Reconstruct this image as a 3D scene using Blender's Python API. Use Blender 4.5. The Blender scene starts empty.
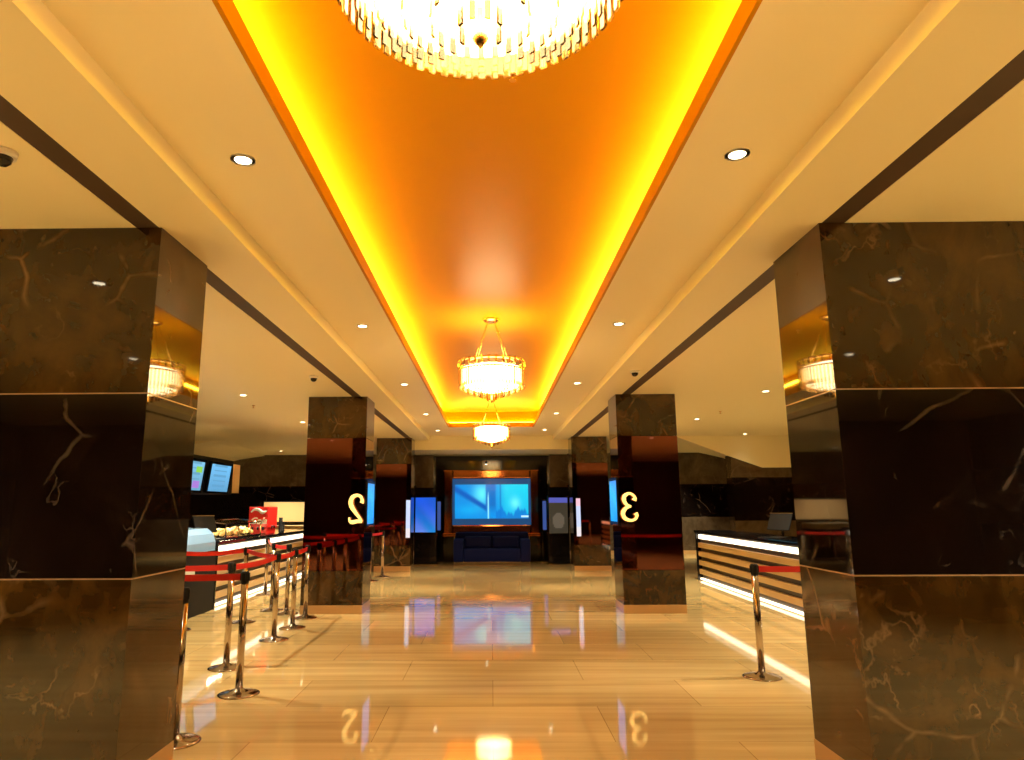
import bpy, bmesh, math, random
from mathutils import Vector, Matrix
C = bpy.context.scene.collection
random.seed(7)
PI = math.pi
EYE = 1.52

# ------------------------------------------------------------------ camera, world, exposure
FPX, PITCH, YAW, ROLL, CX = 679.27, .183, .012, -.005, 482.66
cp, sp, cy, sy, cr, sr = math.cos(PITCH), math.sin(PITCH), math.cos(YAW), math.sin(YAW), math.cos(ROLL), math.sin(ROLL)
f_ = Vector((-sy*cp, cy*cp, sp)); r_ = Vector((cy, sy, 0)); u_ = r_.cross(f_)
R_ = r_*cr + u_*sr; U_ = -r_*sr + u_*cr
cam = bpy.data.cameras.new('camera'); camo = bpy.data.objects.new('camera', cam); C.objects.link(camo)
camo.matrix_world = Matrix(((R_.x, U_.x, -f_.x, 0), (R_.y, U_.y, -f_.y, 0), (R_.z, U_.z, -f_.z, EYE), (0, 0, 0, 1)))
cam.sensor_width = 36; cam.lens = FPX/1024*36; cam.shift_x = (512-CX)/1024
cam.clip_start = .05; cam.clip_end = 200
bpy.context.scene.camera = camo
sc = bpy.context.scene
sc.view_settings.view_transform = 'Standard'; sc.view_settings.look = 'None'
sc.view_settings.gamma = 1; sc.view_settings.use_curve_mapping = False
sc.view_settings.exposure = 0.5
w = bpy.data.worlds.new('world'); sc.world = w; w.use_nodes = True
w.node_tree.nodes['Background'].inputs[0].default_value = (1, .75, .45, 1)
w.node_tree.nodes['Background'].inputs[1].default_value = .03
WARM = (1, .94, .66)
SPOT_W, CHAND_E, COVE_E = 88.0, 13.0, 34.0

# ------------------------------------------------------------------ materials
def mat(name, col=(.8, .8, .8), rough=.5, metal=0, ior=1.5, emit=None, es=0):
    m = bpy.data.materials.new(name); m.use_nodes = True
    b = m.node_tree.nodes['Principled BSDF']
    b.inputs['Base Color'].default_value = (*col, 1); b.inputs['Roughness'].default_value = rough
    b.inputs['Metallic'].default_value = metal; b.inputs['IOR'].default_value = ior
    if emit: b.inputs['Emission Color'].default_value = (*emit, 1); b.inputs['Emission Strength'].default_value = es
    return m
def nd(m, t, **k):
    n = m.node_tree.nodes.new(t)
    for a, v in k.items(): setattr(n, a, v)
    return n
def lk(m, a, b): m.node_tree.links.new(a, b)
def pos(m, scale=(1, 1, 1), rot=(0, 0, 0)):
    g = nd(m, 'ShaderNodeNewGeometry'); mp = nd(m, 'ShaderNodeMapping')
    mp.inputs['Scale'].default_value = scale; mp.inputs['Rotation'].default_value = rot
    lk(m, g.outputs['Position'], mp.inputs['Vector']); return mp.outputs[0]
def ramp(m, fac, stops):
    r = nd(m, 'ShaderNodeValToRGB'); e = r.color_ramp.elements
    while len(e) < len(stops): e.new(.5)
    for i, (p, c) in enumerate(stops): e[i].position = p; e[i].color = (*c, 1) if len(c) == 3 else c
    lk(m, fac, r.inputs[0]); return r.outputs[0]
def mixc(m, fac, a, b, mode='MIX'):
    x = nd(m, 'ShaderNodeMix', data_type='RGBA', blend_type=mode)
    for s, v in ((x.inputs[0], fac), (x.inputs[6], a), (x.inputs[7], b)):
        if isinstance(v, (int, float)): s.default_value = v
        elif isinstance(v, tuple): s.default_value = (*v, 1)
        else: lk(m, v, s)
    return x.outputs[2]
def noise(m, vec, scale, detail=4, rough=.55, dist=0):
    n = nd(m, 'ShaderNodeTexNoise'); n.inputs['Scale'].default_value = scale; n.inputs['Detail'].default_value = detail
    n.inputs['Roughness'].default_value = rough; n.inputs['Distortion'].default_value = dist; lk(m, vec, n.inputs['Vector']); return n.outputs[0]
def veins(m, vec, scale, width, dist, amount_scale, thr):
    nz = nd(m, 'ShaderNodeTexNoise'); nz.inputs['Scale'].default_value = 2.2; nz.inputs['Detail'].default_value = 5; lk(m, vec, nz.inputs['Vector'])
    d = nd(m, 'ShaderNodeMix', data_type='VECTOR'); d.inputs[0].default_value = dist; lk(m, vec, d.inputs[4]); lk(m, nz.outputs['Color'], d.inputs[5])
    v = nd(m, 'ShaderNodeTexVoronoi', feature='DISTANCE_TO_EDGE'); v.inputs['Scale'].default_value = scale; lk(m, d.outputs[1], v.inputs['Vector'])
    line = ramp(m, v.outputs['Distance'], [(0, (1, 1, 1)), (width, (0, 0, 0))])
    k = ramp(m, noise(m, vec, amount_scale, 3, .6, .6), [(thr, (0, 0, 0)), (thr+.14, (1, 1, 1))])
    return mixc(m, 1.0, line, k, 'MULTIPLY')
def marble(name, lo, mid, hi, vein, ior=1.62, rough=.035, vs=(2.0, .030, .16), thr=.50, va=.5):
    m = mat(name, mid, rough, ior=ior); b = m.node_tree.nodes['Principled BSDF']
    p = pos(m, (1, 1, 1), (.3, .5, .2))
    c = ramp(m, noise(m, p, 1.6, 8, .62, .8), [(.3, lo), (.5, mid), (.72, hi)])
    c2 = mixc(m, ramp(m, noise(m, pos(m, (1.5, 1.5, .8)), 6, 5), [(.45, (0, 0, 0)), (.8, (.55, .55, .55))]), c, hi)
    c3 = mixc(m, mixc(m, 1.0, veins(m, pos(m, (1, 1, 1), (.2, .7, .1)), vs[0], vs[1], vs[2], 1.7, thr), (va, va, va), 'MULTIPLY'), c2, vein)
    c4 = mixc(m, mixc(m, 1.0, veins(m, pos(m, (1.3, 1.3, 1.1), (.9, .1, .4)), vs[0]*2.3, vs[1]*1.4, .6, 2.4, thr+.03), (va*.7,)*3, 'MULTIPLY'), c3, vein)
    lk(m, c4, b.inputs['Base Color']); return m
M = {}
M['brown'] = marble('brown marble', (.010, .0042, .0006), (.032, .0135, .0022), (.095, .043, .009), (.33, .19, .09))
M['black'] = marble('black marble', (.004, .0022, .0016), (.006, .003, .0022), (.011, .006, .004), (.22, .16, .13), vs=(1.9, .022, .14), thr=.50, va=.42)
M['stone'] = marble('grey brown stone', (.05, .032, .018), (.085, .056, .032), (.14, .098, .06), (.2, .15, .1), ior=1.6, rough=.12)
M['joint'] = mat('joint filler', (.55, .38, .24), .3)
M['skirt'] = mat('beige marble skirting', (.55, .33, .14), .12, ior=1.6)
M['mirror'] = mat('bronze mirror panel', (.20, .07, .05), .03, 1.0)
M['bronze'] = mat('bronze mirror frame', (.40, .15, .05), .08, 1.0)
M['chrome'] = mat('brushed chrome', (.46, .39, .33), .12, 1.0)
M['gold'] = mat('gold metal', (.85, .5, .12), .22, 1.0)
M['blackp'] = mat('black plastic', (.006, .005, .006), .55, ior=1.35)
M['blackg'] = mat('black gloss', (.008, .007, .008), .08)
M['cream'] = mat('cream ceiling paint', (.90, .77, .47), .42, ior=1.45)
M['creamw'] = mat('cream wall paint', (.72, .55, .34), .6)
M['tray'] = mat('orange satin tray ceiling', (.56, .225, .0), .36, ior=1.18)
M['slot'] = mat('dark slot', (.065, .035, .018), .6)
M['red'] = mat('red belt webbing', (.62, .012, .008), .55)
M['redp'] = mat('red plastic', (.75, .02, .015), .3)
M['white'] = mat('white plastic', (.8, .75, .68), .35)
M['navy'] = mat('navy upholstery', (.002, .007, .075), .8, ior=1.3)
M['wood'] = mat('pale laminate', (.68, .48, .27), .3)
M['slatdark'] = mat('dark bronze slat groove', (.045, .025, .012), .3)
M['pool_led'] = mat('counter lighting strip', (1, .9, .75), .5, emit=(1, .86, .62), es=1.9)
M['coveled'] = mat('cove led strip', (1, .8, .4), .5, emit=(1, .84, .04), es=COVE_E)
M['lens'] = mat('downlight lens', (1, .9, .7), .4, emit=(1, .88, .62), es=9)
M['glow'] = mat('chandelier diffuser', (1, .9, .7), .4, emit=(1, .80, .46), es=CHAND_E)
M['numeral'] = mat('numeral reflection glow', (1, .8, .4), .4, emit=(1, .62, .16), es=1.1)
M['popcorn'] = mat('popcorn', (.85, .68, .30), .7)
M['glasspale'] = mat('pale acrylic', (.25, .42, .70), .12)
M['food'] = mat('pastry', (.55, .3, .1), .6)
def crystal(name, tint, k):
    m = bpy.data.materials.new(name); m.use_nodes = True; nt = m.node_tree; nt.nodes.remove(nt.nodes['Principled BSDF'])
    t = nd(m, 'ShaderNodeBsdfTransparent'); t.inputs[0].default_value = (*tint, 1)
    g = nd(m, 'ShaderNodeBsdfGlossy'); g.inputs[0].default_value = (1, .9, .7, 1); g.inputs[1].default_value = .08
    lw = nd(m, 'ShaderNodeLayerWeight'); lw.inputs[0].default_value = k
    mx = nd(m, 'ShaderNodeMixShader'); lk(m, lw.outputs[0], mx.inputs[0]); lk(m, t.outputs[0], mx.inputs[1]); lk(m, g.outputs[0], mx.inputs[2])
    lk(m, mx.outputs[0], nt.nodes['Material Output'].inputs[0]); return m
M['crystal'] = crystal('clear crystal', (.84, .68, .40), .34)
M['amber'] = crystal('amber crystal', (.85, .55, .15), .5)
M['glass'] = crystal('clear glass', (.93, .96, .93), .12)
def attr_emit(name, s=1.0):
    m = mat(name, (.02, .02, .02), .15); b = m.node_tree.nodes['Principled BSDF']
    a = nd(m, 'ShaderNodeAttribute', attribute_name='Col'); lk(m, a.outputs[0], b.inputs['Emission Color']); b.inputs['Emission Strength'].default_value = s
    return m
M['screen'] = attr_emit('lit display', .85)
# floor: polished beige marble slabs, grain along X
m = mat('polished beige marble floor', (.6, .4, .2), .045, ior=1.62); b = m.node_tree.nodes['Principled BSDF']
gr = noise(m, pos(m, (.35, 7, 1)), 1.0, 6, .6, .3)
gc = ramp(m, gr, [(.3, (.44, .29, .12)), (.5, (.53, .37, .16)), (.7, (.62, .45, .21))])
bk = nd(m, 'ShaderNodeTexBrick'); bk.offset = 0.5; bk.offset_frequency = 2
lk(m, pos(m, (1, 1, 1)), bk.inputs['Vector'])
for k, v in (('Scale', 1.0), ('Mortar Size', .003), ('Brick Width', 1.6), ('Row Height', .8), ('Bias', 0), ('Mortar Smooth', .2)): bk.inputs[k].default_value = v
bk.inputs['Color1'].default_value = (.86, .84, .8, 1); bk.inputs['Color2'].default_value = (1.08, 1.05, 1.02, 1); bk.inputs['Mortar'].default_value = (.55, .48, .4, 1)
lk(m, mixc(m, 1.0, gc, bk.outputs[0], 'MULTIPLY'), b.inputs['Base Color'])
bp = nd(m, 'ShaderNodeBump'); bp.inputs['Strength'].default_value = .018; bp.inputs['Distance'].default_value = .01
lk(m, noise(m, pos(m, (.8, 9, 1)), 1.6, 3), bp.inputs['Height']); lk(m, bp.outputs[0], b.inputs['Normal'])
M['floor'] = m

# ------------------------------------------------------------------ mesh helpers
class MB:
    def __init__(s): s.bm = bmesh.new()
    def box(s, x0, x1, y0, y1, z0, z1, bev=0):
        t = bmesh.new(); bmesh.ops.create_cube(t, size=1)
        bmesh.ops.scale(t, vec=(abs(x1-x0), abs(y1-y0), abs(z1-z0)), verts=t.verts)
        bmesh.ops.translate(t, vec=((x0+x1)/2, (y0+y1)/2, (z0+z1)/2), verts=t.verts)
        if bev: bmesh.ops.bevel(t, geom=t.edges[:], offset=bev, segments=2, affect='EDGES', profile=.7)
        s.add(t); return s
    def add(s, t, mtx=None):
        if mtx: bmesh.ops.transform(t, matrix=mtx, verts=t.verts)
        mp = {v: s.bm.verts.new(v.co) for v in t.verts}
        for f in t.faces:
            try: nf = s.bm.faces.new([mp[v] for v in f.verts]); nf.smooth = f.smooth
            except ValueError: pass
        t.free(); return s
    def quad(s, *p): s.bm.faces.new([s.bm.verts.new(q) for q in p]); return s
    def lathe(s, prof, n=32, c=(0, 0, 0), cap=True):
        rings = []
        for r, z in prof:
            rings.append([s.bm.verts.new((c[0]+max(r, 1e-4)*math.cos(2*PI*i/n), c[1]+max(r, 1e-4)*math.sin(2*PI*i/n), c[2]+z)) for i in range(n)])
        for a, b in zip(rings, rings[1:]):
            for i in range(n):
                f = s.bm.faces.new((a[i], a[(i+1) % n], b[(i+1) % n], b[i])); f.smooth = True
        if cap:
            s.bm.faces.new(rings[0][::-1]); s.bm.faces.new(rings[-1])
        return s
    def tube(s, pts, rad, n=10, closed=False):
        pts = [Vector(p) for p in pts]; k = len(pts); rs = rad if isinstance(rad, (list, tuple)) else [rad]*k
        rings = []
        for i, p in enumerate(pts):
            a = pts[(i-1) % k] if (closed or i > 0) else p; b = pts[(i+1) % k] if (closed or i < k-1) else p
            d = (b-a).normalized(); up = Vector((0, 0, 1)) if abs(d.z) < .95 else Vector((0, 1, 0))
            e = d.cross(up).normalized(); g = e.cross(d)
            rings.append([s.bm.verts.new(p+(e*math.cos(2*PI*j/n)+g*math.sin(2*PI*j/n))*rs[i]) for j in range(n)])
        prs = list(zip(rings, rings[1:])) + ([(rings[-1], rings[0])] if closed else [])
        for a, b in prs:
            for j in range(n):
                f = s.bm.faces.new((a[j], a[(j+1) % n], b[(j+1) % n], b[j])); f.smooth = True
        if not closed: s.bm.faces.new(rings[0][::-1]); s.bm.faces.new(rings[-1])
        return s
    def build(s, name, m, parent=None, **props):
        me = bpy.data.meshes.new(name); bmesh.ops.recalc_face_normals(s.bm, faces=s.bm.faces[:]); s.bm.to_mesh(me); s.bm.free()
        me.materials.append(m); o = bpy.data.objects.new(name, me); C.objects.link(o); o.parent = parent
        for k, v in props.items(): o[k] = v
        return o
def thing(name, label, cat, loc=(0, 0, 0), rz=0, group=None):
    o = bpy.data.objects.new(name, None); C.objects.link(o); o.location = loc; o.rotation_euler = (0, 0, rz)
    o.empty_display_size = .1; o['label'] = label; o['category'] = cat
    if group: o['group'] = group
    return o
def tag(o, label, cat, group=None):
    o['label'] = label; o['category'] = cat
    if group: o['group'] = group
    return o
def struct(name, mb, m): return mb.build(name, m, kind='structure')
def inst(src, parent, loc=None, rz=None):
    c = src.copy(); C.objects.link(c); c.parent = parent
    if loc is not None: c.location = loc
    if rz is not None: c.rotation_euler = (0, 0, rz)
    return c
def display(name, w_, h_, fn, parent, mtx, nx=48, ny=32):
    """flat lit picture: grid in local XZ facing -Y, colour per face from fn(u,v)"""
    me = bpy.data.meshes.new(name); vs = []; fs = []
    for j in range(ny+1):
        for i in range(nx+1): vs.append(((i/nx-.5)*w_, 0, j/ny*h_))
    for j in range(ny):
        for i in range(nx): a = j*(nx+1)+i; fs.append((a, a+1, a+nx+2, a+nx+1))
    me.from_pydata(vs, [], fs); ca = me.color_attributes.new('Col', 'FLOAT_COLOR', 'CORNER'); q = 0
    for j in range(ny):
        for i in range(nx):
            c = fn((i+.5)/nx, (j+.5)/ny)
            for _ in range(4): ca.data[q].color = (*c, 1); q += 1
    me.materials.append(M['screen']); o = bpy.data.objects.new(name, me); C.objects.link(o); o.parent = parent; o.matrix_local = mtx
    return o
def lamp(name, kind, loc, power, parent, col=WARM, **k):
    l = bpy.data.lights.new(name, kind); l.energy = power; l.color = col
    for a, v in k.items(): setattr(l, a, v)
    o = bpy.data.objects.new(name, l); C.objects.link(o); o.location = loc; o.parent = parent; return o

# ------------------------------------------------------------------ the shell
ZC, ZS, ZT = 3.27, 3.16, 3.64          # centre ceiling, side ceilings, tray ceiling
XT, XR, XS0, XS1 = .95, 1.566, 1.97, 2.11
Y0, YB, YE, YTE, YBW = -6.0, 17.25, 19.5, 15.3, 21.9
XW = 9.5
struct('floor', MB().box(-XW, XW, Y0, YBW, -.1, 0), M['floor'])
c = MB()
for s in (-1, 1):
    c.box(s*(XT+.02), s*XR, Y0, YB, ZC, ZC+.08)                 # centre strips beside the tray (lip bottom)
    c.box(s*XR, s*XS0, Y0, YB, ZS, ZC+.08)                # dropped margin with its riser
    c.box(s*XS1, s*XW, Y0, YBW, ZS, ZS+.1)
c.box(-XT-.02, XT+.02, YTE+.02, YB, ZC, ZC+.08)
c.box(-XT-.02, XT+.02, Y0, Y0+.5, ZC, ZC+.08)
c.box(-XS1, XS1, YB, YB+.12, 2.92, ZC+.08)                # bulkhead over the screen bay
c.box(-XS1, XS1, YB+.12, YBW, 2.92, 2.98)
struct('ceiling', c, M['cream'])
t = MB()
t.box(-1.14, 1.14, Y0, 15.5, ZT, ZT+.05)
for s in (-1, 1):
    t.box(s*1.14, s*1.17, Y0, 15.5, ZC+.08, ZT+.05)
    t.box(s*XT, s*(XT+.02), Y0+.5, YTE+.02, ZC, ZC+.104)     # painted lip face
t.box(-1.17, 1.17, 15.5, 15.53, ZC+.08, ZT+.05); t.box(-XT, XT, YTE, YTE+.02, ZC, ZC+.104)
struct('trim_1', t, M['tray'])
for i, s in enumerate((-1, 1)):
    struct('trim_%d' % (i+2), MB().box(s*XS0, s*XS1, Y0, YBW, ZS+.004, ZS+.1), M['slot'])
# cove lighting strips on the ledge
for s, nm in ((-1, 'left'), (1, 'right')):
    o = MB().box(s*1.115, s*1.14, .2, 15.3, ZC+.225, ZC+.25).build('cove_light_strip', M['coveled'])
    tag(o, 'long warm light strip in the %s side cove of the orange ceiling tray' % nm, 'light strip')
o = MB().box(-1.0, 1.0, 15.475, 15.5, ZC+.10, ZC+.13).build('cove_light_strip', M['coveled'])
tag(o, 'short warm light strip in the far end cove of the orange ceiling tray', 'light strip')
# soffits
def soffit(name, front, back, y0, y1):
    mb = MB()
    for (a, b), (p, q) in zip(zip(front, front[1:]), zip(back, back[1:])):
        A = (a[0], y0, a[1]); B = (b[0], y0, b[1]); P = (p[0], y1, p[1]); Q = (q[0], y1, q[1])
        mb.quad(A, B, Q, P); mb.quad((a[0], y0, ZS), (b[0], y0, ZS), B, A)
    struct(name, mb, M['cream'])
soffit('trim_4', [(4.45, 3.16), (5.75, 2.66), (6.5, 2.39), (XW, 2.39)], [(6.65, 3.16), (7.38, 2.99), (8.5, 2.55), (XW, 2.5)], 16.5, YBW)
soffit('trim_5', [(-6.6, 3.16), (-7.0, 3.15), (-8.0, 3.0), (-XW, 2.7)], [(-7.3, 3.14), (-7.4, 3.12), (-8.1, 3.02), (-XW, 2.7)], 17, YBW)
def banded(name, x0, x1, y0, y1, ztop=ZS, z1=2.16, z2=1.139, mats=('stone', 'black', 'stone')):
    a = MB().box(x0, x1, y0, y1, z1, ztop); o = struct(name, a, M[mats[0]])
    q = MB().box(x0, x1, y0, y1, z2, z1).build('wall_band', M[mats[1]], o, kind='structure')
    r = MB().box(x0, x1, y0, y1, .12, z2).build('wall_dado', M[mats[2]], o, kind='structure')
    k = MB().box(x0-.001, x1+.001, y0-.012, y1, 0, .12).build('baseboard', M['skirt'], o, kind='structure')
    return o
banded('wall_far_right', XS1, XW, YBW, YBW+.2)
banded('wall_far_left', -XW, -XS1, YBW, YBW+.2)
banded('wall_pier_right', 5.8, XW, 16.6, 17.0, ztop=2.7, mats=('stone', 'black', 'stone'))
banded('wall_left', -XW-.2, -XW, Y0, YBW)
banded('wall_right', XW, XW+.2, Y0, YBW)
struct('wall_back', MB().box(-XW, XW, Y0-.2, Y0, 0, 3.7), M['slot'])
# screen bay: dark centre wall, stone upper piers, dark returns
struct('wall_far', MB().box(-1.62, 1.62, YE, YE+.2, 0, 2.95), M['blackg'])
for s, nm in ((-1, 'left'), (1, 'right')):
    o = struct('wall_bay_'+nm, MB().box(s*1.62, s*2.11, 19.1, YBW+.1, 2.02, 2.95), M['stone'])
    MB().box(s*1.62, s*2.11, 19.1, YBW+.1, 0, 2.02).build('wall_panel', M['blackg'], o, kind='structure')

# ------------------------------------------------------------------ pillars
PW, PD = .86, .66
def pillar(s, y0, label, near):
    mid = 9 < y0 < 12; pw = 1.3 if near else .89 if mid else PW; xi = s*(1.953 if near else 1.875 if mid else 1.94); xo = xi+s*pw; y1 = y0+PD; cx = (xi+xo)/2
    t = thing('marble_pillar', label, 'pillar', (cx, y0+PD/2, 0), 0, 'square pillars along the hall')
    hx, hy = pw/2, PD/2
    za, zb = (2.16, 1.139) if near else (2.53, .60)
    MB().box(-hx, hx, -hy, hy, za+.004, ZS).build('upper_cladding', M['brown'], t)
    if near: MB().box(-hx, hx, -hy, hy, zb+.004, za-.004).build('middle_cladding', M['black'], t)
    else:
        MB().box(-hx, hx, -hy, hy, zb+.004, za-.004).build('middle_cladding', M['mirror'], t, label='dark bronze mirror panels')
    MB().box(-hx, hx, -hy, hy, .12, zb-.004).build('base_cladding', M['brown'], t)
    for z in (za, zb) if near else (): MB().box(-hx+.002, hx-.002, -hy+.002, hy-.002, z-.006, z+.006).build('joint_strip', M['joint'], t)
    MB().box(-hx-.004, hx+.004, -hy-.004, hy+.004, 0, .12, .003).build('skirting', M['skirt'], t)
    return t
pillar(-1, 3.79, 'nearest left marble pillar, brown over black over brown, cut by the frame edge', True)
pillar(1, 3.82, 'nearest right marble pillar, brown over black over brown, cut by the frame edge', True)
pillar(-1, 10.17, 'middle left pillar with mirror panel bearing the glowing stand-in for a reflected numeral 2', False)
pillar(1, 10.12, 'middle right pillar with mirror panel bearing the glowing stand-in for a reflected numeral 3', False)
pillar(-1, 16.6, 'farthest left pillar, small and mirror clad, beside the blue totem', False)
pillar(1, 16.5, 'farthest right pillar, small and mirror clad, beside the brown poster totem', False)

# ------------------------------------------------------------------ glowing shapes put in for numerals reflected by the pillars
def smooth(pts, n=8):
    out = []
    P = [pts[0]]+pts+[pts[-1]]
    for i in range(1, len(P)-2):
        a, b, c_, d = [Vector(q) for q in P[i-1:i+3]]
        for k in range(n):
            t = k/n; out.append(.5*((2*b)+(-a+c_)*t+(2*a-5*b+4*c_-d)*t*t+(-a+3*b-3*c_+d)*t**3))
    out.append(Vector(P[-2])); return out
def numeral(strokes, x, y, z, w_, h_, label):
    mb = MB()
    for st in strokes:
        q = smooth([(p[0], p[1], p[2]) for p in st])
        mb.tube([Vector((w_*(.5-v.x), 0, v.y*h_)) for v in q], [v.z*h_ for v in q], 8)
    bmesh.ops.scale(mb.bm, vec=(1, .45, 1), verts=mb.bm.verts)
    o = mb.build('numeral_reflection', M['numeral']); o.location = (x, y, z); tag(o, label, 'reflection'); return o
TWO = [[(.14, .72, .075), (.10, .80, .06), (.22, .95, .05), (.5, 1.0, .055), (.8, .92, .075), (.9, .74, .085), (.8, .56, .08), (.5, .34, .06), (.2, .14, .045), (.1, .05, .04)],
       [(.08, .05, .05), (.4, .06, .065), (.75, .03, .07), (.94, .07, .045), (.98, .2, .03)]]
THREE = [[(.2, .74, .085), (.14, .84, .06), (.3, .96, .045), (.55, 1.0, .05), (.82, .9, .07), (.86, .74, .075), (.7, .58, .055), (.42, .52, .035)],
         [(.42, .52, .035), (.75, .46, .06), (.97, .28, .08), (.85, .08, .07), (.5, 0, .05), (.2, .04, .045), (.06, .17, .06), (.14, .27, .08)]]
numeral(TWO, -1.985, 10.12, 1.28, .21, .40, 'glowing shape for the reflection of a yellow numeral 2 in the middle left pillar')
numeral(THREE, 2.010, 10.07, 1.30, .22, .385, 'glowing shape for the reflection of a yellow numeral 3 in the middle right pillar')

# ------------------------------------------------------------------ downlights
def downlight(x, y, z, label, group, watts=SPOT_W, first=[]):
    t = thing('downlight', label, 'ceiling light', (x, y, z), 0, group)
    if not first:
        a = MB().lathe([(.062, -.006), (.062, 0), (.045, 0), (.042, -.006)], 24, cap=False).build('trim_ring', M['white'], t)
        d = MB().lathe([(.001, -.002), (.043, -.002), (.043, -.001), (.001, -.001)], 20, cap=False).build('lens', M['lens'], t)
        first.extend([a, d])
    else:
        for q in first: inst(q, t)
    lamp('bulb', 'SPOT', (0, 0, -.02), watts, t, spot_size=math.radians(100), spot_blend=.9, shadow_soft_size=.04)
    if abs(x) < 1.5: lamp('reflector_beam', 'SPOT', (0, 0, -.021), watts*1.9, t, spot_size=math.radians(40), spot_blend=1, shadow_soft_size=.04)
pos_words = ['nearest', 'second', 'third', 'fourth', 'farthest']
for i, y in enumerate((3.2, 6.47, 9.75, 13.03, 15.95)):
    for s, nm in ((-1, 'left'), (1, 'right')):
        downlight(s*1.26, y, ZC, '%s round recessed downlight in the row %s of the orange tray' % (pos_words[i], nm), 'downlights beside the orange tray', SPOT_W*(1.7 if y > 12.5 else 1))
for x, y, l in ((-3.69, 9.95, 'downlight in left hall ceiling, nearest in view above the counter'), (-3.71, 13.27, 'downlight in left hall ceiling close to the middle pillar'),
                (-6.3, 13.6, 'downlight in left hall ceiling above the menu screens'), (-7.39, 18.2, 'downlight in left hall ceiling beyond the menu screens'), (-6.29, 20.3, 'downlight near the far left stone wall, right one of the pair'), (-7.3, 20.6, 'downlight near the far left stone wall, left one of the pair'),
                (4.05, 9.92, 'brightest downlight in the right hall ceiling above the counter'), (4.01, 13.2, 'downlight in right hall ceiling close to the middle pillar'), (4.0, 6.7, 'right hall ceiling downlight hidden behind the nearest pillar'), (-3.7, 6.7, 'left hall ceiling downlight hidden behind the nearest pillar')):
    downlight(x, y, ZS, l, 'downlights in the side halls', SPOT_W*(7.2 if y < 4 else 6.2 if y > 12 else 4.6))
downlight(6.0, 16.1, ZS, 'downlight washing the dark pier wall on the right', 'downlights in the side halls', SPOT_W*.08)
for x, y, l in ((5.4, 21.0, 'downlight above the far right stone wall'), (7.0, 13.2, 'added downlight brightening the outer right hall beyond the counter'), (7.0, 9.9, 'added downlight brightening the outer right hall behind the nearest pillar'),  # all but the first added out of view to brighten the side ceilings
                (7.0, 6.6, 'added downlight brightening the outer right hall outside the frame'), (-7.0, 9.9, 'added downlight brightening the outer left hall behind the nearest pillar'), (-7.0, 6.6, 'added downlight brightening the outer left hall outside the frame'),
                (7.0, 3.3, 'added downlight brightening the outer right hall far outside the frame'), (-7.0, 3.3, 'added downlight brightening the outer left hall far outside the frame'), (4.0, .2, 'added downlight brightening the right hall beside the viewer'), (-4.0, .2, 'added downlight brightening the left hall beside the viewer'),
                (4.0, 3.3, 'added downlight brightening the right hall beside the nearest pillar, outside the frame'), (-4.0, 3.3, 'added downlight brightening the left hall beside the nearest pillar, outside the frame')):
    downlight(x, y, ZS, l, 'downlights in the side halls', SPOT_W*(7.2 if y < 4 else 6.2 if y > 12 else 4.6))
for x, y, l in ((-2.9, 2.79, 'downlight on the left right in front of the nearest pillar'), (3.0, 2.78, 'downlight on the right right in front of the nearest pillar'),
                (-1.26, -.05, 'downlight behind the viewer left of the tray'), (1.26, -.05, 'downlight behind the viewer right of the tray')):
    downlight(x, y, ZS if abs(x) > 2 else ZC, l, 'remaining hall downlights', SPOT_W*(.35 if abs(x) > 2 else 1))

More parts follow.
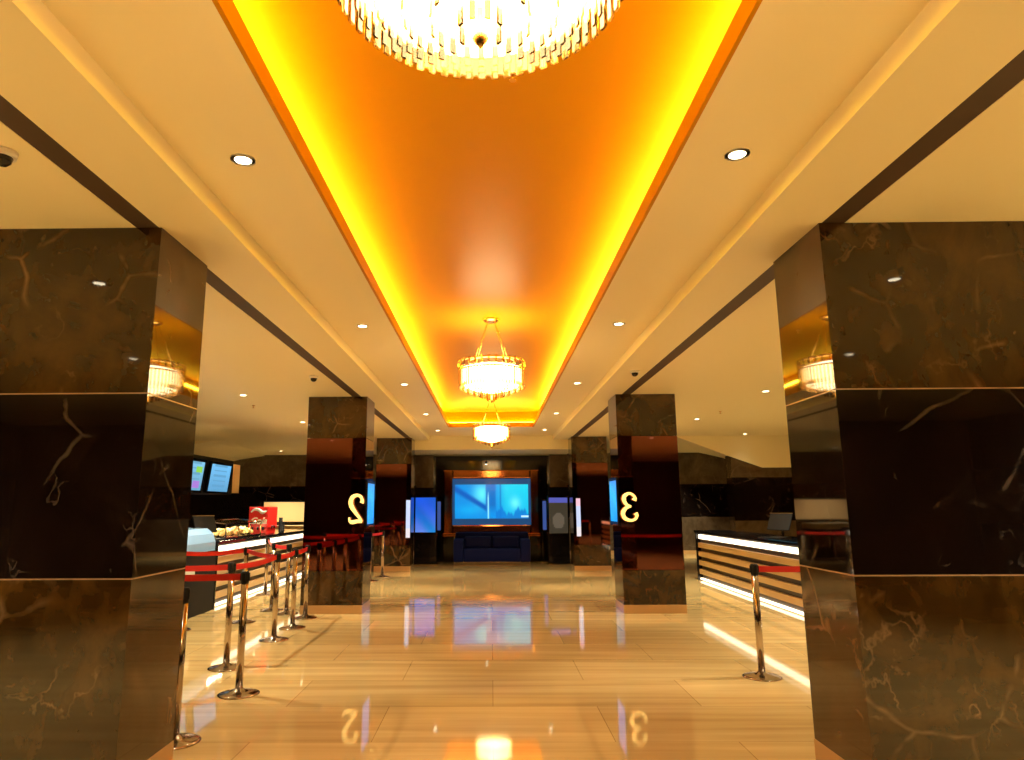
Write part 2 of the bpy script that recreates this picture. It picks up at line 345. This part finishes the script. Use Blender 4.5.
# ------------------------------------------------------------------ chandeliers
def make_chandelier(y, label, src=None):
    R = .375
    t = thing('crystal_chandelier', label, 'chandelier', (-.02 if y < 3 else .01, y, 0), 0, 'crystal chandeliers under the tray')
    zr = 3.05                              # rim
    if src is None:
        parts = []
        parts.append(MB().lathe([(.06, ZT-.035), (.09, ZT-.02), (.10, ZT-.001)], 24).build('canopy', M['gold'], t))
        for k in range(4):
            a = PI/4+k*PI/2
            parts.append(MB().tube([(.05*math.cos(a), .05*math.sin(a), ZT-.02), (.26*math.cos(a), .26*math.sin(a), zr+.09)], .004, 6).build('suspension_rod', M['gold'], t))
        ring = [(R*math.cos(2*PI*i/48), R*math.sin(2*PI*i/48)) for i in range(48)]
        parts.append(MB().tube([(x, y_, zr+.075) for x, y_ in ring], .010, 8, True).tube([(x*.7, y_*.7, zr+.09) for x, y_ in ring], .008, 6, True).build('upper_ring', M['gold'], t))
        parts.append(MB().tube([(x*.985, y_*.985, zr-.02) for x, y_ in ring], .009, 8, True).build('lower_ring', M['gold'], t))
        parts.append(MB().lathe([(.20, zr+.04), (.345, zr+.0), (.345, zr-.15), (.30, zr-.20), (.2, zr-.24), (.02, zr-.28)], 40).build('diffuser', M['glow'], t))
        rod = MB().box(-.0045, .0045, -.0115, .0115, -.20, .0, .002)
        r0 = rod.build('crystal_rod', M['crystal'], t)
        am = MB().box(-.0045, .0045, -.011, .011, 0, .085, .002).build('amber_rod', M['amber'], t)
        for i in range(60):
            a = 2*PI*i/60
            o = r0 if i == 0 else inst(r0, t); o.location = (R*math.cos(a), R*math.sin(a), zr-.02); o.rotation_euler = (0, 0, a); parts.append(o)
            if i % 2 == 0:
                o = am if i == 0 else inst(am, t); o.location = ((R+.004)*math.cos(a+.03), (R+.004)*math.sin(a+.03), zr+.01); o.rotation_euler = (0, 0, a); parts.append(o)
        cl = MB()
        for rr, n, z0, z1 in ((.33, 54, zr-.24, zr-.15), (.27, 44, zr-.27, zr-.16), (.20, 32, zr-.30, zr-.18), (.13, 20, zr-.325, zr-.19), (.06, 10, zr-.35, zr-.19)):
            for i in range(n):
                a = 2*PI*i/n; q = bmesh.new(); bmesh.ops.create_cube(q, size=1); bmesh.ops.scale(q, vec=(.007, .016, z1-z0), verts=q.verts)
                cl.add(q, Matrix.Translation((rr*math.cos(a), rr*math.sin(a), (z0+z1)/2)) @ Matrix.Rotation(a, 4, 'Z'))
        o = cl.build('inner_crystals', M['crystal'], t); o['kind'] = 'stuff'; parts.append(o)
        parts.append(MB().lathe([(.012, zr-.19), (.012, zr-.35), (.02, zr-.362), (.006, zr-.385), (.001, zr-.39)], 12).build('finial', M['gold'], t))
    else:
        parts = [inst(q, t) for q in src]
    return parts
pr = make_chandelier(1.54, 'nearest crystal chandelier, huge, cut off by the top of the photo')
make_chandelier(7.6, 'second crystal chandelier hanging whole in the middle of the orange tray', pr)
make_chandelier(13.7, 'smallest farthest crystal chandelier in front of the pale bulkhead', pr)

# ------------------------------------------------------------------ ceiling devices
def dome(x, y, z, label):
    t = thing('dome_camera', label, 'security camera', (x, y, z))
    MB().lathe([(.055, -.03), (.06, 0)], 24).build('housing', M['white'], t)
    MB().lathe([(.001, -.075), (.02, -.07), (.036, -.055), (.042, -.03)], 20).build('dome', M['blackg'], t)
dome(-2.26, 8.5, ZS, 'small dark dome camera on the left ceiling in front of the middle pillar')
dome(1.79, 8.3, ZS, 'small dark dome camera on the right ceiling beside the dark slot')
dome(-2.27, 2.90, ZS, 'dark dome camera at the left edge beside the ceiling slot')
def sprinkler(x, y, z, label):
    t = thing('sprinkler', label, 'sprinkler', (x, y, z), 0, 'ceiling sprinklers')
    MB().lathe([(.022, -.008), (.026, 0)], 16).build('escutcheon', M['gold'], t)
    MB().lathe([(.006, -.04), (.006, -.008)], 10).lathe([(.018, -.044), (.018, -.04)], 12).build('head', M['gold'], t)
sprinkler(.12, 3.05, ZT, 'small sprinkler on the orange tray just past the nearest chandelier')
sprinkler(.1, 8.2, ZT, 'small sprinkler on the orange tray close to the second chandelier')
sprinkler(-3.9, 11.0, ZS, 'small sprinkler on the left hall ceiling')
sprinkler(4.1, 12.1, ZS, 'small sprinkler on the right hall ceiling')

# ------------------------------------------------------------------ stanchions
H = .98
_sp = {}
def stanchion(x, y, label, to=None, group='chrome belt barrier posts', slack=0):
    t = thing('barrier_post', label, 'barrier post', (x, y, 0), 0, group)
    if not _sp:
        _sp['base'] = MB().lathe([(.165, 0), (.168, .006), (.15, .014), (.09, .026), (.045, .034), (.034, .05)], 36).build('base', M['chrome'], t)
        _sp['pole'] = MB().lathe([(.030, .03), (.030, H-.09)], 20).build('pole', M['chrome'], t)
        _sp['cap'] = MB().lathe([(.031, H-.10), (.0325, H-.09), (.0325, H-.006), (.028, H), (.001, H)], 20).box(-.012, .012, -.038, .038, H-.075, H-.012).box(-.038, .038, -.012, .012, H-.075, H-.012).build('belt_head', M['blackp'], t)
    else:
        for k in ('base', 'pole', 'cap'): inst(_sp[k], t)
    if to:
        d = Vector((to[0]-x, to[1]-y, 0)); L = d.length; d.normalize(); n = Vector((-d.y, d.x, 0))*.0015
        mb = MB(); N = 14; A = []; 
        for i in range(N+1):
            p = d*(.04+(L-.08)*i/N); sag = -slack*4*(i/N)*(1-i/N); tw = .006*math.sin(i*1.3)
            z0, z1 = H-.072+sag, H-.018+sag
            A.append([mb.bm.verts.new(v) for v in (p+n+Vector((0, 0, z0)), p+n*(1+tw*200)+Vector((0, 0, z1)), p-n+Vector((0, 0, z1)), p-n+Vector((0, 0, z0)))])
        for a, b in zip(A, A[1:]):
            for j in range(4): mb.bm.faces.new((a[j], a[(j+1) % 4], b[(j+1) % 4], b[j]))
        mb.bm.faces.new(A[0]); mb.bm.faces.new(A[-1][::-1])
        mb.build('belt', M['red'], t)
    return t
Bp, Cp, Dp, Ep, Fp = (-2.10, 5.96), (-2.56, 6.88), (-2.54, 8.27), (-2.55, 9.05), (-2.60, 9.84)
stanchion(-2.10, 4.80, 'chrome barrier post at the far corner of the nearest left pillar')
stanchion(*Bp, 'tallest full chrome barrier post on the left, standing alone on the floor', (-3.45, 6.0), slack=.01)
stanchion(-3.45, 6.0, 'barrier post behind the nearest left pillar, first lane')
stanchion(*Cp, 'chrome barrier post just behind and left of the tallest one', (-3.75, 6.9), slack=.012)
stanchion(-3.75, 6.9, 'barrier post behind the nearest left pillar, second lane')
stanchion(*Dp, 'middle chrome barrier post of the left line, third from front', Cp, slack=.02)
stanchion(*Ep, 'chrome barrier post of the left line, right behind the middle one', Dp, slack=.015)
stanchion(*Fp, 'chrome barrier post closest to the middle left pillar', Ep, slack=.01)
stanchion(-3.96, 8.9, 'barrier post at the left edge beside the display case', (-3.35, 9.5), slack=.02)
stanchion(-3.35, 9.5, 'barrier post behind the tallest one, in the inner lane', Dp, slack=.02)
stanchion(-4.0, 12.4, 'small barrier post standing close to the lit left counter', (-3.3, 10.55), slack=.02)
stanchion(-3.3, 10.55, 'small barrier post left of the middle left pillar', (-2.97, 10.2), slack=.01)
stanchion(-2.97, 10.2, 'thin barrier post hugging the left edge of the middle left pillar')
stanchion(2.41, 6.49, 'lone chrome barrier post on the right in front of the slatted counter', (3.7, 6.75), slack=.012)
stanchion(3.7, 6.75, 'barrier post hidden behind the nearest right pillar')
stanchion(-2.40, 15.34, 'far chrome barrier post, right one in front of the farthest left pillar', (-2.53, 14.5), slack=.01)
stanchion(-2.53, 14.5, 'far chrome barrier post, left one in front of the farthest left pillar', (-3.4, 14.4), slack=.01)
stanchion(-3.4, 14.4, 'far barrier post hidden behind the middle left pillar')

# ------------------------------------------------------------------ counters
def counter(s, y0, y1, label):
    t = thing('service_counter', label, 'counter', (s*4.25, (y0+y1)/2, 0)); L = (y1-y0)/2
    def b(x0, x1, ya, yb, z0, z1, nm, m_, bev=0, **k): return MB().box(s*x0, s*x1, ya, yb, z0, z1, bev).build(nm, m_, t, **k)
    b(.06, .62, -L+.02, L-.02, 0, .94, 'carcass', M['slatdark'])
    b(-.06, .70, -L, L, .95, 1.0, 'worktop', M['blackg'], .006)
    b(.02, .06, -L+.05, L-.05, .83, .915, 'lit_fascia', M['pool_led'], label='glowing cream light strip')
    for k in range(4):
        z = .13+k*.175
        b(.0, .06, -L+.05, L-.05, z, z+.10, 'slat', M['wood'], .008)
    b(.01, .06, -L+.05, L-.05, .02, .05, 'plinth_light', M['pool_led'], label='glowing strip at the floor')
    b(-.03, .66, L-.05, L, 0, .95, 'end_panel', M['blackg']); b(-.03, .66, -L, -L+.05, 0, .95, 'end_panel', M['blackg'])
    return t
counter(1, 6.0, 14.5, 'right service counter with pale slats, glowing strips and black worktop')
counter(-1, 10.68, 16.2, 'left snack counter with pale slats, glowing strips and black worktop')

# ------------------------------------------------------------------ things on and by the left counter
t = thing('curved_display_case', 'pale blue curved display case at the near end of the left counter', 'display case', (-4.56, 9.98, 0))
MB().box(-.35, .35, -.65, .65, 0, .86, .01).build('cabinet', M['blackp'], t)
MB().box(.35, .362, -.5, -.1, .55, .68).build('price_card', M['white'], t, label='cream card')
mb = MB(); prof = [(.34, .86), (.34, 1.0), (.30, 1.12), (.2, 1.2), (-.3, 1.22), (-.3, .86)]
for (a, b) in zip(prof, prof[1:]): mb.quad((a[0], -.62, a[1]), (b[0], -.62, b[1]), (b[0], .62, b[1]), (a[0], .62, a[1]))
for yy in (-.62, .62): mb.bm.faces.new([mb.bm.verts.new((p[0], yy, p[1])) for p in prof])
mb.build('curved_hood', M['glasspale'], t, label='pale blue curved hood')
MB().box(-.32, .36, -.64, .64, .86, .875).build('rim', M['chrome'], t)

def pos_terminal(x, y, rz, label):
    t = thing('till_terminal', label, 'till', (x, y, 1.0), rz)
    MB().box(-.12, .12, -.10, .10, 0, .025, .006).build('foot', M['blackp'], t)
    MB().tube([(0, .05, .02), (0, .06, .14), (0, .02, .2)], .022, 8).build('stand', M['chrome'], t)
    m_ = MB().box(-.19, .19, -.014, .014, -.13, .15, .006).build('monitor', M['blackp'], t); m_.location = (0, 0, .24); m_.rotation_euler = (-.45, 0, 0)
    n_ = MB().box(-.2, .2, -.016, .016, .145, .155).build('bezel', M['chrome'], m_)
    MB().box(-.2, .2, -.3, -.13, 0, .022, .005).build('keyboard', M['blackp'], t)
pos_terminal(-4.6, 11.08, 1.0, 'dark tilted till terminal with chrome edge on the left counter')
pos_terminal(4.5, 10.9, -1.0, 'dark till terminal standing on the right black worktop')
# snack warmer
t = thing('snack_warmer', 'long glass case full of lit cream snacks on the left counter', 'food warmer', (-4.55, 12.14, 1.0))
MB().box(-.22, .22, -.85, .85, 0, .03).build('tray', M['chrome'], t)
mb = MB()
for yy in (-.85, -.28, .28, .85):
    mb.box(.205, .22, yy-.008, yy+.008, .03, .24).box(-.22, -.205, yy-.008, yy+.008, .03, .30)
mb.box(.205, .22, -.85, .85, .235, .25).box(-.22, -.205, -.85, .85, .29, .305)
for yy in (-.85, .85): mb.tube([(.21, yy, .243), (-.21, yy, .298)], .008, 6)
mb.build('frame', M['chrome'], t)
MB().quad((.212, -.84, .03), (.212, .84, .03), (.212, .84, .24), (.212, -.84, .24)).quad((.212, -.84, .243), (.212, .84, .243), (-.212, .84, .298), (-.212, -.84, .298)).build('glass_pane', M['glass'], t)
MB().box(-.1, -.04, -.8, .8, .262, .274).build('warming_light', M['pool_led'], t)
lamp('warming_bulb', 'AREA', (-.07, 0, .255), 14, t, (1, .85, .55), shape='RECTANGLE', size=.1, size_y=1.5)
for k, (yy, mm, lab) in enumerate(((-.56, 'popcorn', 'heap of pale popcorn in the near bay of the glass snack warmer'), (0, 'food', 'brown pastries in the middle bay of the glass snack warmer'), (.56, 'popcorn', 'heap of pale popcorn in the far bay of the glass snack warmer'))):
    mb = MB(); rnd = random.Random(k)
    for i in range(150 if mm == 'popcorn' else 26):
        q = bmesh.new(); rr = .022 if mm == 'popcorn' else .05; bmesh.ops.create_icosphere(q, subdivisions=1, radius=rr)
        for v in q.verts: v.co *= rnd.uniform(.75, 1.2)
        a = rnd.random()*2*PI; d = math.sqrt(rnd.random()); zz = (1-d*d*.8)*.11*rnd.uniform(.2, 1)
        mb.add(q, Matrix.Translation((d*.16*math.cos(a), d*.22*math.sin(a), .055+zz)))
    o = mb.build('popcorn_heap' if mm == 'popcorn' else 'pastry_heap', M[mm], kind='stuff'); o.location = (-4.55, 12.14+yy, 1.0); tag(o, lab, 'snacks')
# red drinks dispenser with white mark
t = thing('drinks_dispenser', 'bright red drinks dispenser with white lettering on the left counter', 'drinks dispenser', (-4.50, 13.6, 1.0))
MB().box(-.19, .19, -.28, .28, .12, .52, .015).build('cabinet', M['redp'], t)
MB().box(-.17, .17, -.26, .26, 0, .12, .01).build('drip_base', M['redp'], t)
MB().box(-.14, .14, -.30, -.26, .005, .02).build('drip_tray', M['chrome'], t)
for k in range(3): MB().lathe([(.012, 0), (.018, .02), (.018, .06)], 10, (-.1+k*.1, -.295, .08)).build('nozzle', M['blackp'], t)
for k in range(2): MB().lathe([(.012, 0), (.018, .02), (.018, .06)], 10, (.205, -.08+k*.14, .10)).build('nozzle', M['blackp'], t)
mb = MB(); q = smooth([(-.15, .42, .012), (-.08, .47, .022), (.0, .46, .03), (.07, .41, .03), (.15, .44, .012)])
mb.tube([(v.x, 0, v.y) for v in q], [v.z for v in q], 8); bmesh.ops.scale(mb.bm, vec=(1, .15, 1), verts=mb.bm.verts); bmesh.ops.translate(mb.bm, vec=(0, -.284, 0), verts=mb.bm.verts)
mb.build('white_wave', M['white'], t)
def text_mesh(s, size, m_, parent, mtx, name='lettering'):
    cu = bpy.data.curves.new(name, 'FONT'); cu.body = s; cu.size = size; cu.shear = .35; cu.align_x = 'CENTER'; cu.extrude = .003; cu.offset = .004
    o = bpy.data.objects.new(name+'_src', cu); C.objects.link(o); dg = bpy.context.evaluated_depsgraph_get(); dg.update()
    me = bpy.data.meshes.new_from_object(o.evaluated_get(dg)); bpy.data.objects.remove(o)
    me.materials.clear(); me.materials.append(m_)
    n = bpy.data.objects.new(name, me); C.objects.link(n); n.parent = parent; n.matrix_local = mtx; return n
text_mesh('Cola', .17, M['white'], t, Matrix.Translation((0, -.286, .20)) @ Matrix.Rotation(PI/2, 4, 'X'))
# cup stacks
for k, (x, y, h) in enumerate(((-4.35, 14.25, .30), (-4.35, 14.4, .22))):
    mb = MB()
    prof = [(.03, 0)]
    for j in range(int(h/.03)): prof += [(.038, .02+j*.03), (.043, .03+j*.03), (.039, .031+j*.03)]
    o = mb.lathe(prof, 18).build('cup_stack', M['blackp']); o.location = (x, y, 1.0)
    tag(o, ['taller', 'shorter'][k]+' dark stack of cups just right of the red dispenser', 'cups')
# menu bulkhead with two screens
t = thing('menu_board', 'black overhead menu board with two blue screens above left counter', 'menu board', (-5.25, 12.55, 0))
mb = MB()
mb.box(-.85, .0, -1.45, 1.3, 1.77, 2.44, .01); mb.build('housing', M['blackp'], t)
MB().box(-.85, .002, 1.31, 1.68, 1.80, 2.38, .006).build('end_fascia', M['creamw'], t, label='cream end panel')
for k, (yy, ww) in enumerate(((-.68, .62), (.42, .92))):
    sc_ = MB().box(-ww/2-.08, ww/2+.08, 0, .03, -.04, .55, .006).build('screen_frame', M['blackg'], t)
    sc_.matrix_local = Matrix.Translation((.06, yy, 1.81)) @ Matrix.Rotation(PI/2, 4, 'Z') @ Matrix.Rotation(.12, 4, 'X')
    def fn(u, v, k=k):
        c0 = (.16, .42, .62) if k == 0 else (.13, .40, .68)
        if k == 0 and .5 < u < .9 and .62 < v < .85: return (.25, .6, .08)
        if k == 0 and .4 < u < .85 and .1 < v < .35: return (.35, .18, .6)
        if int(v*16) % 3 == 0 and .15 < u < .8: return tuple(a*.8 for a in c0)
        return tuple(a*(.8+.4*v) for a in c0)
    display('menu_screen', ww, .50, fn, sc_, Matrix.Translation((0, -.003, 0)), 20, 24)
# black partition behind the counter, backlit board and back counter
struct('wall_partition_left', MB().box(-6.3, -6.12, 9.2, 18.3, 0, 1.86), M['blackg'])
t = thing('backlit_board', 'plain beige board on dark wall behind the red dispenser', 'board', (-6.2, 21.5, 0))
MB().box(-.9, 1.1, -.03, .03, 1.06, 1.66, .006).build('panel', mat('beige board face', (.75, .45, .2), .5, emit=(1, .6, .25), es=.12), t)
MB().box(-.93, 1.13, 0, .05, 1.03, 1.69).build('frame', M['blackp'], t)
MB().tube([(-.6, .02, 1.03), (-.6, .02, 0)], .02, 8).tube([(.8, .02, 1.03), (.8, .02, 0)], .02, 8).build('post', M['blackp'], t)
t = thing('back_cabinet', 'low golden cabinet with dark shelf under the beige board', 'cabinet', (-5.7, 19.6, 0))
MB().box(-.8, .8, -.3, .3, 0, .78).build('body', M['blackp'], t)
MB().box(-.82, .82, -.32, .32, .78, .84, .006).build('top', M['gold'], t)
MB().box(-.78, .78, -.28, .28, .84, 1.0, .03).build('hot_plate_case', M['wood'], t)
for k in range(3): MB().box(-.76+k*.52, -.28+k*.52, -.315, -.3, .08, .72, .004).build('door', M['blackg'], t)

# ------------------------------------------------------------------ pillar side displays
def side_display(s, y, z0, z1, w_, label, fn):
    t = thing('wall_display', label, 'display screen', (s*1.875, y, 0), 0)
    MB().box(s*-.035, 0, -w_/2-.04, w_/2+.04, z0-.06, z1+.05, .005).build('case', M['blackg'], t)
    display('lit_panel', w_, z1-z0, fn, t, Matrix.Translation((-s*.037, 0, z0)) @ Matrix.Rotation(-s*PI/2, 4, 'Z'), 12, 24)
blue = lambda u, v: (.01+.05*v, .30+.12*math.sin(v*9+u*4)*.3, .85)
side_display(-1, 10.5, 1.26, 1.86, .54, 'tall blue lit display on inner side of the middle left pillar', blue)
side_display(1, 10.45, 1.28, 1.88, .54, 'tall blue lit display on inner side of the middle right pillar', blue)
def front_reflection(x, y, z0, z1, label, top):  # glowing strip put in for a reflection on the pillar front
    t = thing('reflection_strip', label, 'lightbox', (x, y, 0))
    MB().box(-.06, .06, -.02, .01, z0-.01, z1+.01, .003).build('case', M['chrome'], t)
    display('lit_panel', .10, z1-z0, lambda u, v: top if v > .82 else ((.55, .62, .85) if v > .25 else (.75, .68, .7)), t, Matrix.Translation((0, -.022, z0)), 4, 20)
front_reflection(-2.0, 16.58, .78, 1.66, 'slim white reflection built as a glowing strip on inner edge of the farthest left pillar', (.55, .65, .9))
front_reflection(2.06, 16.48, .8, 1.68, 'slim white reflection with pink top built as a glowing strip on the farthest right pillar', (.9, .5, .6))

# ------------------------------------------------------------------ screen bay furniture
def totem(x, y, w_, z0, z1, label, fn, rz=0):
    t = thing('digital_totem', label, 'display totem', (x, y, 0), rz)
    MB().box(-w_/2-.03, w_/2+.03, -.05, .05, .04, z1+.05, .01).build('body', M['blackg'], t)
    MB().box(-w_/2-.06, w_/2+.06, -.16, .16, 0, .04, .008).build('foot', M['chrome'], t)
    display('lit_panel', w_, z1-z0, fn, t, Matrix.Translation((0, -.053, z0)), 16, 28)
def fblue(u, v): k = .5+.5*math.sin(v*7+u*5); return (.01+.10*(1-v)**2*k, .09+.12*(1-v)**2, .55+.12*k)
def fbrown(u, v):
    if v > .84: return (.08, .09, .38)
    if (u-.5)**2/.1+(v-.35)**2/.05 < 1: return (.10, .08, .055)
    return (.04, .032, .02)
totem(-1.74, 18.3, .54, .84, 1.74, 'blue lit totem right of the farthest left pillar', fblue, -.12)
totem(1.75, 18.3, .50, .80, 1.72, 'brown poster totem with blue header left of the farthest right pillar', fbrown, .12)
slim = lambda u, v: (.035, .07, .24)
totem(-1.46, 19.2, .10, .86, 1.64, 'very slim blue totem left of the copper screen frame', slim)
totem(1.46, 19.2, .10, .86, 1.64, 'very slim blue totem right of the copper screen frame', slim)

t = thing('video_wall', 'large blue lit video screen in a copper mirror frame above the sofa', 'video screen', (0, 19.15, 0))
X0, X1, Z0, Z1 = -1.33, 1.31, .76, 2.50
MB().box(X0, X1, 0, .3, Z0+.1, Z1-.05).build('backing', M['blackg'], t)
fr = MB()
fr.box(X0, -1.08, -.12, .02, Z0, Z1, .03).box(1.08, X1, -.12, .02, Z0, Z1, .03).box(-1.08, 1.08, -.12, .02, 2.27, Z1, .03).box(-1.08, 1.08, -.12, .02, Z0, 1.0, .03)
fr.build('copper_frame', M['bronze'], t, label='copper mirror frame')
MB().box(-1.35, 1.33, -.16, -.04, .70, .78, .01).build('lower_shelf', M['bronze'], t)
MB().box(-1.09, 1.09, -.06, 0, 1.0, 2.26, .006).build('bezel', mat('blue bezel', (.01, .03, .09), .25, emit=(.005, .04, .12), es=1), t, label='dark blue bezel')
for x_ in (-1.02, 1.02): MB().tube([(x_, -.14, 0), (x_, -.14, .70)], .018, 10).build('leg', M['chrome'], t, label='slim chrome leg')
def vid(u, v):
    sm = lambda x, a, b: max(0., min(1., (x-a)/(b-a)))
    mx = lambda c, d, k: [p+(q-p)*k for p, q in zip(c, d)]
    c_ = [.0, .26, .72]
    c_ = mx(c_, [.10, .78, .92], math.exp(-((u-.37)**2/.012+(v-.72)**2/.08)))
    c_ = mx(c_, [.0, .50, .85], .5*math.exp(-((u-.2)**2/.03+(v-.25)**2/.02)))
    if u > .55: c_ = mx(c_, [.01, .62, .82], sm(u, .55, .7)*(.55+.45*v))
    c_ = mx(c_, [.15, .85, .92], .9*math.exp(-((u-.82)**2/.004+(v-.45)**2/.025)))
    c_ = mx(c_, [.0, .10, .48], (u < .43)*(1-sm(abs(v-(.88-u*1.35)), .04, .12+.1*(.43-u))))
    c_ = mx(c_, [.0, .13, .50], sm(u, .41, .43)*(1-sm(u, .54, .57))*sm(v, .15, .4)*.9)
    c_ = mx(c_, [.0, .16, .55], (.61 < u < .63)*.7)
    sky = .20+.08*math.sin(u*23)+.05*math.sin(u*61)+.03*math.sin(u*140)
    if u > .56: c_ = mx(c_, [.0, .16, .62], .85*(1-sm(v, sky-.03, sky+.05)))
    c_ = mx(c_, [.35, .9, .95], math.exp(-((u-.455)/.008)**2)*(1-sm(v, .6, .8)))
    c_ = mx(c_, [.5, .8, .95], (u > .9)*(.04 < v < .09))
    return c_
display('picture', 2.03, .93, vid, t, Matrix.Translation((0, -.063, 1.17)), 120, 56)

t = thing('sofa', 'dark navy sofa on a pale base under the video screen', 'sofa', (0, 18.5, 0))
MB().box(-.98, .98, -.32, .36, .0, .09, .01).build('plinth', M['chrome'], t)
MB().box(-.74, .74, -.38, .25, .09, .42, .05).build('seat', M['navy'], t)
MB().box(-.98, .98, .18, .42, .09, .82, .06).build('backrest', M['navy'], t)
for s in (-1, 1): MB().box(s*.74, s*1.0, -.40, .35, .09, .66, .05).build('armrest', M['navy'], t)
for s in (-1, 1): MB().box(s*.02, s*.72, -.05, .22, .42, .72, .06).build('back_cushion', M['navy'], t)
t = thing('wall_spotlight', 'tiny lit spotlight high on the dark wall above the screen', 'spotlight', (-.15, 19.45, 2.73))
MB().lathe([(.03, -.05), (.035, .04)], 14).build('housing', M['blackp'], t)
MB().lathe([(.001, -.055), (.028, -.055), (.028, -.05), (.001, -.05)], 14, cap=False).build('lens', M['lens'], t)
